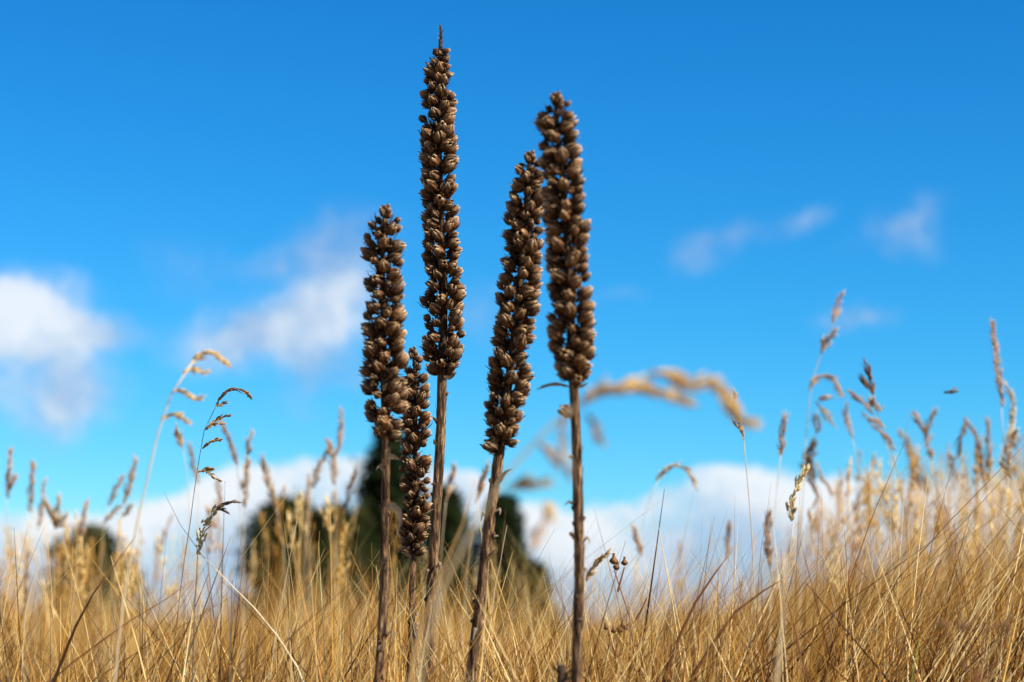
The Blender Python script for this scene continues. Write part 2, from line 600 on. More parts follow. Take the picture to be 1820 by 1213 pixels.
def field(n, d0, d1, half, spread, drop, wid, K, seg, tone_mu, tone_sd, hcap, lean_mu=0.06, lean_sd=0.17, bow=1.0, tuft=0, tall=0.16):
    """n blades between distances d0 and d1; half = half width of the wedge per metre; tuft = blades per tuft"""
    if tuft:
        m = max(1, n // tuft)
        td = np.sqrt(rng.uniform(d0 ** 2, d1 ** 2, m))
        tu = rng.uniform(-half, half, m)
        ti = rng.integers(0, m, n)
        tr = 0.018 + 0.010 * d0
        ox, oy = rng.normal(0, tr, n), rng.normal(0, tr, n)
        d = td[ti] + oy
        x = tu[ti] * td[ti] + ox
        ttone, tlen, tlean = rng.normal(0, 0.13, m)[ti], rng.normal(0, spread * .7, m)[ti], rng.normal(0, 0.08, m)[ti]
        splay = ox / tr * 0.07
    else:
        d = np.sqrt(rng.uniform(d0 ** 2, d1 ** 2, n))
        x = rng.uniform(-half, half, n) * d
        ttone = tlen = tlean = splay = 0
    d = np.maximum(d, 0.97)
    px = 910 + x / d * FPX
    hgt = rng.normal(0, 1, n)
    ytip = np.interp(px, TIPX, TIPY) + drop - hgt * spread + tlen
    h = CAM_H + (1130 - ytip) / FPX * d
    h = np.clip(h, 0.12, hcap) + rng.normal(0, 0.01, n)
    lm = lean_mu + np.interp(px, [0, 900, 1820], [0.03, 0.02, 0.16])
    la = rng.normal(lm, lean_sd, n) + tlean + splay
    dx = h * np.tan(np.clip(la, -0.8, 0.9))
    dy = h * rng.normal(0, 0.12, n)
    root = np.stack([x - dx, d - dy, gz(x, d) - 0.01], -1)
    tip = np.stack([x, d, h], -1)
    bend = np.stack([rng.normal(0, 0.018 * bow, n), rng.normal(0, 0.015 * bow, n), np.zeros(n)], -1)
    w = wid * rng.choice([0.45, 0.7, 1.0, 1.5], n, p=[.25, .35, .28, .12]) * rng.uniform(.8, 1.2, n)
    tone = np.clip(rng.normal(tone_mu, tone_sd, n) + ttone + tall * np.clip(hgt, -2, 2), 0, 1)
    return blades_mesh(root, tip, bend, w, tone, K, seg, '')


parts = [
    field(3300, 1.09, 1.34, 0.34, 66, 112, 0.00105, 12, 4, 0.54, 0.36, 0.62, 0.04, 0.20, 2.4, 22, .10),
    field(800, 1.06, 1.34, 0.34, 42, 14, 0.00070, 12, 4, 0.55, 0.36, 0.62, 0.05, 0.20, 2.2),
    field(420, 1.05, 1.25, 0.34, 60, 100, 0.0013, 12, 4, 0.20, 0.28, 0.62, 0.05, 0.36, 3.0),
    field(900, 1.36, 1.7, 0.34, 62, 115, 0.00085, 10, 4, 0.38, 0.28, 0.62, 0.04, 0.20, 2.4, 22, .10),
    field(6500, 1.7, 3.0, 0.32, 48, 100, 0.0011, 7, 3, 0.30, 0.24, 0.68, 0.03, 0.20, 1.6, 30),  # low rear blades: shade deep in the grass put into a darker tone
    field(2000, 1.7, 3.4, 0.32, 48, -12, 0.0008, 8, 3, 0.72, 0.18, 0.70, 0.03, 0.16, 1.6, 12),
    field(9000, 3.0, 6.0, 0.30, 34, 80, 0.0018, 6, 2, 0.34, 0.22, 0.72, tuft=40),  # darker tone again stands in for shade low in the grass
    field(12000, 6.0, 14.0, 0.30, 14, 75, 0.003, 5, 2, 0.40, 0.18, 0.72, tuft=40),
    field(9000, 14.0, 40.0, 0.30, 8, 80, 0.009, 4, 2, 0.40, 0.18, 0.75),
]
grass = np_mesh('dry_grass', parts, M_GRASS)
tag(grass, 'mass of golden dry grass blades covering the hilltop', 'grass', kind='stuff')

# ------------------------------------------------------------------ seed capsules


def capsule_mesh(seed, closed=False):
    """one split seed capsule, about 1 unit long, axis +Z, with its calyx"""
    r_ = random.Random(seed)
    mb = MB()
    seg, rows = 20, 9
    vs, tn = [], []
    split = r_.uniform(0.02, 0.5)
    nv = r_.choice((1, 1, 2, 2))
    sqz = r_.uniform(0.78, 1.0)
    ph0 = r_.uniform(0, math.pi)
    for i in range(rows + 1):
        t = i / rows
        for k in range(seg):
            th = 2 * math.pi * k / seg
            cc = abs(math.cos(nv * (th + ph0)))
            zt = t * (0.80 + 0.34 * cc ** 1.3)
            prof = math.sin(math.pi * (0.10 + 0.80 * min(1, t) ** 0.9)) ** 0.75
            rr = 0.44 * prof * (1 + 0.05 * math.cos(8 * th)) * (1 - 0.30 * (1 - cc) ** 2.2) * (1 + 0.085 * r_.uniform(-1, 1))
            if t > 0.7:
                rr *= 1 - (t - 0.7) * 2.4 * (1 - split) * cc
                rr += (t - 0.7) * 0.45 * split * cc
            vs.append(Vector((math.cos(th) * rr, math.sin(th) * rr * sqz, zt)))
            tn.append(max(0, (t - 0.75) / 0.25) ** 1.3 * cc * 1.0 + 0.10 * r_.random() ** 2 * (t > .4))
    # inside of the cup
    for i in range(3):
        s = (0.80, 0.6, 0.15)[i]
        z = (0.88, 0.6, 0.45)[i]
        for k in range(seg):
            b = vs[rows * seg + k]
            vs.append(Vector((b.x * s, b.y * s, b.z * z)))
            tn.append(0.0)
    fs = []
    for i in range(rows + 3):
        for k in range(seg):
            k2 = (k + 1) % seg
            fs.append((i * seg + k, i * seg + k2, (i + 1) * seg + k2, (i + 1) * seg + k))
    mb.add(vs, fs, tn)
    # five pointed sepals
    cx = MB()
    for j in range(5):
        th = 2 * math.pi * (j + r_.uniform(-.2, .2)) / 5
        o = Vector((math.cos(th), math.sin(th), 0))
        side = Vector((-math.sin(th), math.cos(th), 0))
        ln = r_.uniform(0.75, 1.2)
        curl = r_.uniform(0.1, 0.55)
        pts = []
        for i in range(6):
            t = i / 5
            rr = 0.46 * math.sin(math.pi * (0.10 + 0.78 * min(1, t * ln))) ** 0.75 + 0.035 + curl * max(0, t - 0.55) ** 1.5 * 1.6
            pts.append(o * rr + Vector((0, 0, t * ln * 0.95)))
        strip(cx, pts, lambda t: 0.19 * (1 - t) ** 0.8 * (0.6 + 0.9 * t) + 0.004, side, tone=lambda t: 0.55 * t ** 4, fold=0.45)
    # stalk
    tube(mb, [Vector((0, 0, -0.28)), Vector((0, 0, -0.1)), Vector((0, 0, 0.08))], lambda t: 0.085 + 0.12 * t, 7)
    out = []
    for nm, src, mat in (('seed_capsule', mb, M_CAPS), ('calyx', cx, M_CALYX)):
        me = bpy.data.meshes.new(nm)
        me.from_pydata([tuple(q) for q in src.v], [], src.f)
        at = me.attributes.new('tone', 'FLOAT', 'POINT')
        at.data.foreach_set('value', np.array(src.c, dtype=np.float32))
        me.polygons.foreach_set('use_smooth', [True] * len(me.polygons))
        me.materials.append(mat)
        me.transform(Matrix.Scale(CAPS_UNIT, 4))      # real size, so materials keep their scale
        me.update()
        out.append(me)
    return out


CAPS_UNIT = 0.0078
caps = [capsule_mesh(100 + s) for s in range(14)]


def stalk(label, d, axis_px, spike, width_px, cap_px, stem_px, seed, gap=1.0, dense=5.0, leaves=(), lone=(), bare=None):
    """axis_px: polyline in the photo from top to bottom; spike = (ytop, ybottom); width_px = [(y, width)]"""
    r_ = random.Random(seed)
    k = d / FPX
    lastx, lasty = axis_px[-1]
    prevx = axis_px[-2][0]
    w = [P(x, y, d) for x, y in axis_px]
    slope = (w[-1] - w[-2])
    base = w[-1] + slope * ((w[-1].z + 0.0) / max(1e-6, -slope.z))
    base.x = w[-1].x + (base.x - w[-1].x) * 0.35
    base.z = float(gz(base.x, base.y)) - 0.01
    root = empty('dried_flower_stalk', base)
    tag(root, label, 'flower stalk', 'dried seed stalks standing in the foreground')
    pts = spline(w + [base], 150)
    ys = [None] * len(pts)

    def pxy(p):
        q = p - Vector((0, 0, CAM_H))
        cp, sp = math.cos(PITCH), math.sin(PITCH)
        dd = q.y * cp + q.z * sp
        uu = -q.y * sp + q.z * cp
        return 910 + q.x / dd * FPX, 606.5 - uu / dd * FPX
    ys = [pxy(p)[1] for p in pts]

    def at_y(y):
        for i in range(len(ys) - 1):
            if ys[i] <= y <= ys[i + 1]:
                t = (y - ys[i]) / (ys[i + 1] - ys[i] + 1e-9)
                return pts[i].lerp(pts[i + 1], t), (pts[i] - pts[i + 1]).normalized()
        return pts[0], (pts[0] - pts[1]).normalized()

    sr = stem_px / 2 * k
    ytop, ybot = spike
    yfull = ytop + (ybot - ytop) * 0.8
    n = len(pts)
    nodes = [r_.randrange(n) for _ in range(16)]

    def rad(t):
        i = int(t * (n - 1))
        y = ys[i]
        f = 0.36 + 0.64 * min(1, max(0, (y - axis_px[0][1]) / (ybot - axis_px[0][1]))) ** 0.8
        bumpy = 1 + 0.14 * sum(math.exp(-((i - q) / 0.9) ** 2) for q in nodes)
        return sr * f * bumpy * (1.0 if y < ybot else 1.0 + 0.10 * (y - ybot) / 500)
    ph = [r_.uniform(0, 6.28) for _ in range(5)]

    def ridge(i, kk):
        th = kk / 18 * 2 * math.pi
        return 1 + 0.075 * math.sin(5 * th + ph[0] + i * 0.03) + 0.05 * math.sin(9 * th + ph[1] - i * 0.05) + 0.05 * math.sin(i * 0.45 + ph[2] + th) + r_.uniform(-.035, .035)
    mb = MB()
    itop = sum(1 for y in ys if y < ybot) / n
    tube(mb, pts, rad, 18, tone=lambda t: .75 if t < itop else 0.0, ridge=ridge)  # dark tone inside the spike: shade between capsules put into the stem colour
    # peeling fibres and leaf scars on the bare stem
    for _ in range(34):
        y = r_.uniform(ybot + 5, 1260)
        p, ax = at_y(y)
        th = r_.uniform(0, 6.28)
        a = Vector((math.cos(th), math.sin(th), 0))
        rr = sr * 1.02
        ln = r_.uniform(0.003, 0.010)
        lift = r_.uniform(0.0, 0.0016)
        q = [p + a * rr * 0.93, p + a * (rr + lift * .3) + ax * ln * .5, p + a * (rr + lift) + ax * ln]
        strip(mb, spline(q, 4), lambda t: 0.0005 * (1 - t) + .00004, ax.cross(a).normalized(), tone=r_.choice((0, 0, .8)))
    for _ in range(9):
        y = r_.uniform(ybot + 8, 1250)
        p, ax = at_y(y)
        th = r_.uniform(0, 6.28)
        a = Vector((math.cos(th), math.sin(th), 0))
        q = [p + a * sr * .7, p + a * (sr * 1.15) + ax * .0006, p + a * (sr * 1.4) + ax * .0015]
        tube(mb, q, lambda t: 0.0012 * (1 - .6 * t), 6, tone=.5)
    # withered bracts between the capsules
    nb = int((ybot - ytop) / cap_px * 15)
    for j in range(nb):
        y = ytop + (ybot + 14 - ytop) * (j + r_.random()) / nb
        p, ax = at_y(y)
        th = r_.uniform(0, 6.28)
        a = Vector((math.cos(th), math.sin(th), 0))
        wd = np.interp(y, [q[0] for q in width_px], [q[1] for q in width_px]) / 2 * k
        out = wd * r_.uniform(.45, 1.02)
        q = [p + a * sr * .4, p + a * out * .6 + ax * out * .15, p + a * out + ax * out * r_.uniform(.1, .9)]
        strip(mb, spline(q, 5), lambda t: cap_px * k * 0.13 * (1 - t) ** .8 + .0001, ax.cross(a).normalized(), tone=r_.uniform(.5, 1))
    stem = mb.build('stem', M_STEM, root)
    # capsules in loose spirals
    total = int((ybot - ytop) / (cap_px * 0.86 * gap) * dense)
    placed = []
    for j in range(total):
        f = (j + 0.5 + r_.uniform(-.4, .4)) / total
        y = ytop + (ybot - ytop) * f
        p, ax = at_y(y)
        th = j * 2.39996 + r_.uniform(-.35, .35)
        a = Vector((math.cos(th), math.sin(th), 0))
        a = (a - ax * a.dot(ax)).normalized()
        if r_.random() < 0.07 + .1 * (math.sin(y * .11 + seed) > .8):
            continue
        wd = np.interp(y, [q[0] for q in width_px], [q[1] for q in width_px]) / 2 * k * .95
        size = cap_px * 0.92 * k * r_.choice((r_.uniform(0.55, .9), r_.uniform(0.9, 1.2), r_.uniform(0.9, 1.2)))
        if f < 0.05:
            size *= 0.62
        upk = r_.uniform(0.25, 0.95)
        dirv = (a + ax * upk + Vector((r_.uniform(-.3, .3), r_.uniform(-.3, .3), r_.uniform(-.2, .1)))).normalized()
        reach = wd - size * 0.80 * max(0.35, dirv.dot(a))
        pos = p + a * max(sr * 0.5, reach * r_.uniform(.78, 1.10)) - ax * size * .25
        placed.append((pos, dirv, size, r_.uniform(0, 6.28), r_.randrange(len(caps))))
    # small buds closing the tip
    if bare is None:
        for j in range(9):
            p, ax = at_y(axis_px[0][1] + j * 2.2)
            th = j * 2.4
            a = Vector((math.cos(th), math.sin(th), 0))
            placed.append((p + a * sr * .25, (a * .8 + ax).normalized(), cap_px * k * (.30 + .03 * j), th, j % len(caps)))
    for (x, y, sz) in lone:
        p = P(x, y, d - 0.004)
        p0, ax = at_y(y)
        a = (p - p0)
        placed.append((p0.lerp(p, .35), (a.normalized() + Vector((0, -.4, .35))).normalized(), sz * k, 1.0, 2))

    def mat4(pos, dirv, size, roll):
        q = dirv.to_track_quat('Z', 'Y') @ Quaternion((0, 0, 1), roll)
        return Matrix.Translation(pos - root.location) @ q.to_matrix().to_4x4() @ Matrix.Scale(size / CAPS_UNIT, 4)
    camv = Vector((0, -1, 0))
    placed.sort(key=lambda c_: (c_[0] - at_y(pxy(c_[0])[1])[0]).dot(camv) * 1.0 + c_[1].dot(camv) * .004, reverse=True)
    front, back = placed[:100], placed[100:]
    for (pos, dirv, size, roll, mi) in front:
        o = bpy.data.objects.new('seed_capsule', caps[mi][0])
        o.parent = root
        o.matrix_local = mat4(pos, dirv, size, roll)
        col.objects.link(o)
        o2 = bpy.data.objects.new('calyx', caps[mi][1])
        o2.parent = o
        col.objects.link(o2)
    if back:
        bb = MB()
        for (pos, dirv, size, roll, mi) in back:
            m4 = mat4(pos, dirv, size, roll)
            for me in caps[mi]:
                tn = np.zeros(len(me.vertices), dtype=np.float32)
                me.attributes['tone'].data.foreach_get('value', tn)
                bb.add([m4 @ v_.co + root.location for v_ in me.vertices], [tuple(p_.vertices) for p_ in me.polygons], tn.tolist())
        o = bb.build('seed_capsule', M_CAPS, root)
        o['kind'] = 'stuff'
    for (poly, wpx, lab) in leaves:
        lb = MB()
        q = spline([P(x, y, d + dz) for x, y, dz in poly], 9)
        strip(lb, q, lambda t: wpx * k * math.sin(math.pi * (0.12 + 0.86 * t)) * (1 + .15 * math.sin(t * 19)), Vector((0.25, -.7, 0.75)), tone=0, fold=0.5)
        sm = Vector((0, .0004, 0))
        o = lb.build('withered_leaf', M_LEAF, root)
        o['label'] = lab
    for j in range(5):
        y = r_.uniform(ybot + 40, 1190)
        p, ax = at_y(y)
        th = r_.uniform(-2.9, -.2)
        a = Vector((math.cos(th), math.sin(th), 0))
        ln = r_.uniform(.0025, .0060)
        q = [p + a * sr * .85, p + a * (sr + ln * .5) + ax * ln * r_.uniform(.2, .8), p + a * (sr + ln * r_.uniform(.4, 1.1)) + ax * ln * r_.uniform(-.6, .9)]
        lb = MB()
        strip(lb, spline(q, 7), lambda t: .0011 * math.sin(math.pi * (.2 + .75 * t)) * (1 + .3 * math.sin(t * 15)), ax.cross(a).normalized() + ax * .4, tone=0, fold=.8)
        lb.build('withered_leaf', M_LEAF, root)
    if bare:
        tb = MB()
        q = [P(x, y, d) for x, y in bare]
        tube(tb, spline(q, 14), lambda t: sr * (.22 + .22 * t) * (1 + .25 * math.sin(t * 26)), 8)
        for j in range(7):
            p = q[0].lerp(q[-1], r_.random())
            a = Vector((r_.uniform(-1, 1), r_.uniform(-1, .3), .3)).normalized()
            strip(tb, spline([p, p + a * .0012, p + a * .002 + Vector((0, 0, .0008))], 4), lambda t: .0005 * (1 - t * .9), Vector((0, .3, 1)), 0.3)
        tb.build('bare_tip', M_STEM, root)
    return root


stalk('big dried seed stalk furthest left, a grey crumpled leaf hanging on its stem', 1.05,
      [(685, 370), (680, 430), (681, 520), (682, 620), (683, 700), (686, 790), (684, 950), (681, 1100), (672, 1213), (668, 1260)], (388, 772),
      [(370, 26), (395, 62), (450, 70), (600, 72), (700, 78), (745, 62), (772, 40)], 28, 14.5, 21, dense=6.5,
      leaves=[([(688, 905, -.003), (703, 900, -.008), (712, 925, -.008), (702, 962, -.006)], 9, 'grey crumpled leaf hanging on the stem'),
              ([(688, 815, -.003), (700, 812, -.006), (712, 818, -.008)], 5, 'short curled leaf stub'),
              ([(683, 840, -.003), (674, 828, -.006), (668, 838, -.008)], 4, 'tiny curled leaf stub')])
stalk('shortest thin-stemmed dried seed stalk between two taller stalks, in front of the pine', 1.17,
      [(733, 622), (737, 660), (738, 720), (738, 800), (738, 880), (735, 960), (733, 1050), (731, 1150), (729, 1213), (728, 1260)], (640, 985),
      [(622, 18), (640, 28), (680, 46), (760, 50), (850, 54), (930, 52), (985, 34)], 22, 11, 33, dense=5.0,
      leaves=[([(731, 992, -.003), (722, 985, -.005), (712, 982, -.006)], 4, 'curled dry bract below the capsules')])
stalk('tallest dried seed stalk, sharply in focus, ending in a thin bare tip', 1.2,
      [(783, 72), (780, 140), (777, 200), (780, 280), (783, 400), (787, 500), (787, 600), (786, 672), (783, 760), (779, 850), (771, 980), (763, 1110), (759, 1213), (757, 1260)], (88, 662),
      [(78, 34), (100, 34), (130, 42), (160, 58), (300, 62), (420, 66), (560, 74), (630, 72), (662, 44)], 24.5, 17, 47, dense=6.6,
      bare=[(783, 45), (784, 60), (783, 84)],
      leaves=[([(786, 667, -.003), (798, 672, -.006), (812, 662, -.008)], 4, 'pointed dry bract at the foot of the spike'),
              ([(776, 792, -.003), (773, 788, -.004), (771, 780, -.005)], 3, 'torn splinter of bark')])
stalk('right-leaning dried seed stalk with a pale leaf stub jutting right below its capsules', 1.08,
      [(942, 274), (937, 340), (930, 440), (920, 540), (909, 640), (897, 730), (886, 812), (876, 880), (864, 980), (850, 1090), (836, 1213), (830, 1260)], (290, 800),
      [(274, 24), (300, 48), (350, 60), (480, 72), (600, 74), (700, 72), (760, 62), (800, 50)], 26, 17, 59, dense=6.6,
      leaves=[([(881, 868, -.004), (890, 850, -.008), (904, 836, -.010), (912, 834, -.010)], 5, 'pale leaf stub jutting to the right')], lone=[(868, 797, 30)])
stalk('rightmost dried seed stalk with the largest capsules and one lone capsule on the stem', 0.97,
      [(988, 170), (990, 230), (1000, 320), (1008, 420), (1012, 520), (1016, 610), (1020, 690), (1023, 760), (1027, 870), (1029, 1000), (1027, 1120), (1024, 1213), (1023, 1260)], (184, 672),
      [(170, 30), (195, 62), (260, 68), (340, 74), (500, 76), (620, 80), (672, 46)], 29, 17, 71, dense=6.2,
      lone=[(1000, 735, 28)],
      leaves=[([(1012, 688, -.003), (990, 683, -.004), (970, 686, -.004), (952, 694, -.002)], 4, 'curled leaf pointing left under the capsules'),
              ([(1024, 690, -.003), (1036, 686, -.005), (1046, 680, -.006)], 3, 'short dry bract')])

# dark stub at the foot of the right stalk
mb = MB()
rt = empty('plant_stub', P(1000, 1290, .95))
tag(rt, 'dark broken plant stub at the bottom edge beside the rightmost seed stalk', 'stub')
rt.location.z = 0.0
q = [Vector((rt.location.x, rt.location.y, 0)), P(1008, 1300, .95), P(1000, 1215, .95), P(998, 1183, .95)]
tube(mb, spline(q, 40), lambda t: (.0024 + .0010 * math.sin(t * 55) * t) * (1.25 if t > .93 else 1), 11, tone=.9)
for j in range(9):
    a = Vector((math.cos(j * 1.9), math.sin(j * 1.9), .5)).normalized()
    p = P(999, 1190 + j * 4, .95)
    strip(mb, spline([p, p + a * .004, p + a * .007 + Vector((0, 0, .002))], 5), lambda t: .0016 * (1 - t) + .0002, a.cross(Vector((0, 0, 1))).normalized(), tone=.8)
mb.build('stem', M_STEM, rt)

# ------------------------------------------------------------------ grass stalks with seed heads


def spikelet(mb, p, dirv, ln, wd, tone=0.0):
    dirv = dirv.normalized()
    a = dirv.orthogonal().normalized()
    b = dirv.cross(a)
    vs = [p]
    for s, w_ in ((.3, 1.0), (.65, .72)):
        for k in range(5):
            th = 2 * math.pi * k / 5
            vs.append(p + dirv * ln * s + (a * math.cos(th) + b * math.sin(th) * .7) * wd * w_)
    vs.append(p + dirv * ln)
    fs = [(0, 1 + (k + 1) % 5, 1 + k) for k in range(5)]
    fs += [(1 + k, 1 + (k + 1) % 5, 6 + (k + 1) % 5, 6 + k) for k in range(5)]
    fs += [(6 + k, 6 + (k + 1) % 5, 11) for k in range(5)]
    tn = [tone] * 11 + [min(1, tone + .5)]
    mb.add(vs, fs, tn)


def to_ground(p, dirx=0.0):
    g = Vector((p.x + dirx, p.y, 0))
    g.z = float(gz(g.x, g.y)) - 0.01
    return g


def seed_plant(name, label, cat, d, stem_px, heads, stem_w, mat_h, mat_s, seed, group=None, foot=0.0, sp=(0.0045, 0.0009)):
    """stem_px: polyline from the top down; heads: list of (polyline, radius px, count, kind)"""
    r_ = random.Random(seed)
    k = d / FPX
    w = [P(x, y, d) for x, y in stem_px]
    base = to_ground(w[-1], foot)
    mid = w[-1].lerp(base, .5)
    mid.x = w[-1].x + (base.x - w[-1].x) * .35
    root = empty(name, base)
    tag(root, label, cat, group)
    mb = MB()
    tube(mb, spline(w + [mid, base], 34), lambda t: stem_w * (.5 + .6 * t), 6)
    mb.build('stem', mat_s, root)
    for hd in heads:
        poly, rpx, cnt = hd[:3]
        m_ = hd[3] if len(hd) > 3 else mat_h
        q = spline([P(x, y, d + r_.uniform(-.004, .004)) for x, y in poly], 24)
        hb = MB()
        tube(hb, q, lambda t: stem_w * .5 * (1 - .5 * t), 5, tone=0)
        rw = rpx * k
        cnt = int(cnt * 2.3)
        nn = max(3, int(cnt / 16))
        branches = [((b_ + r_.uniform(.0, .7)) / nn, Vector((math.cos(b_ * 2.6), math.sin(b_ * 2.6), r_.uniform(-.2, .5))), r_.uniform(.6, 1.3)) for b_ in range(nn)]
        for j in range(cnt):
            if r_.random() < .4:
                fb_, a, ext = branches[j % nn]
                up_ = r_.random()
                f = min(.999, max(0, fb_ + up_ * .22))
                out_ = rw * ext * (.05 + .95 * up_)
                dspread = r_.uniform(.05, .3)
            else:
                f = (j + r_.random()) / cnt
                th = r_.uniform(0, 6.28)
                a = Vector((math.cos(th), math.sin(th), r_.uniform(-.4, .6)))
                out_ = rw * r_.uniform(.0, .6)
                dspread = r_.uniform(.0, .45)
            i = min(22, int(f * 23))
            p = q[i].lerp(q[i + 1], f * 23 - i)
            ax = (q[i + 1] - q[i]).normalized()
            env = math.sin(math.pi * (0.08 + 0.86 * f)) ** .8
            a = (a - ax * a.dot(ax)).normalized()
            ln = sp[0] * r_.uniform(.6, 1.25)
            spikelet(hb, p + a * out_ * env - ax * ln * .3, ax + a * dspread, ln, sp[1] * r_.uniform(.55, 1.1), tone=r_.uniform(0, .5))
        hb.build('seed_head', m_, root)
    return root


# the two clear ones at the left
seed_plant('grass_stalk', 'tall pale blurred grass stalk at left with tufts of straw seed drooping to the right', 'grass stalk', 0.88,
           [(345, 640), (318, 672), (300, 712), (286, 752), (272, 808), (258, 868), (244, 930), (230, 1000), (215, 1100), (205, 1200)],
           [([(338, 646), (352, 634), (372, 628), (388, 632), (402, 648)], 9, 46), ([(325, 664), (342, 654), (358, 662), (371, 661)], 8, 26),
            ([(309, 697), (318, 695), (330, 700), (345, 710), (361, 706)], 8, 28), ([(288, 748), (300, 738), (312, 736), (323, 737)], 4.5, 12),
            ([(312, 738), (326, 744), (337, 751)], 4, 8)],
           0.0007, M_PLUME, M_STRAW, 5, sp=(.0034, .0006))
seed_plant('grass_stalk', 'slender dark-stemmed grass stalk in sharp focus, four brown side tufts', 'grass stalk', 1.17,
           [(388, 714), (378, 738), (363, 765), (357, 800), (352, 828), (346, 868), (338, 930), (327, 1000), (315, 1100), (305, 1200)],
           [([(384, 722), (392, 706), (404, 696), (420, 692), (434, 696), (446, 706)], 4.2, 40), ([(386, 722), (396, 718), (404, 714)], 4, 10),
            ([(366, 764), (378, 752), (392, 744), (409, 738)], 5.5, 24), ([(372, 756), (384, 755), (397, 754)], 4, 10),
            ([(360, 798), (370, 788), (382, 784), (393, 782)], 5.5, 22), ([(352, 840), (364, 834), (380, 835)], 4.6, 16),
            ([(367, 838), (378, 846), (390, 855)], 3.4, 11)],
           0.00036, M_TUFT, M_STEM, 6, sp=(.0032, .00055))
seed_plant('grass_stalk', 'cream yellow seed head with a dark curled tip, low at left beside the slender stalk', 'grass stalk', 1.14,
           [(352, 975), (350, 1010), (346, 1080), (342, 1200)],
           [([(352, 985), (358, 955), (370, 925), (384, 905), (392, 898)], 13, 48, M_YEL), ([(386, 908), (396, 897), (408, 893), (424, 893)], 4, 24, M_DARK),
            ([(388, 905), (396, 907), (404, 911)], 3.4, 5, M_DARK)],
           0.0005, M_YEL, M_STRAW, 8, sp=(.0030, .0007))
# arching foreground grass right of centre, close to the lens
seed_plant('grass_stalk', 'big blurred grass stalk close to the lens arching right behind the rightmost seed stalk', 'grass stalk', 0.58,
           [(1165, 662), (1110, 672), (1055, 700), (1010, 730), (970, 765), (930, 805), (895, 850), (862, 905), (815, 985), (770, 1080), (745, 1213)],
           [([(1035, 716), (1062, 697), (1100, 690), (1140, 690), (1180, 700), (1222, 716)], 18, 150), ([(1162, 662), (1190, 668), (1222, 688), (1262, 682), (1290, 705), (1310, 738), (1334, 752)], 16, 150),
            ([(1044, 738), (1058, 762), (1068, 786)], 8, 12, M_HEADP), ([(1006, 738), (998, 775), (1006, 820), (1008, 845)], 8, 14, M_HEADP),
            ([(958, 790), (976, 806), (990, 822)], 9, 12, M_HEADP), ([(905, 868), (935, 862), (965, 860)], 14, 60), ([(970, 895), (975, 915)], 10, 8),
            ([(968, 925), (955, 950), (948, 975)], 11, 8, M_HEADP)],
           0.0008, M_PLUME, M_STRAW, 9, sp=(.0050, .00045))
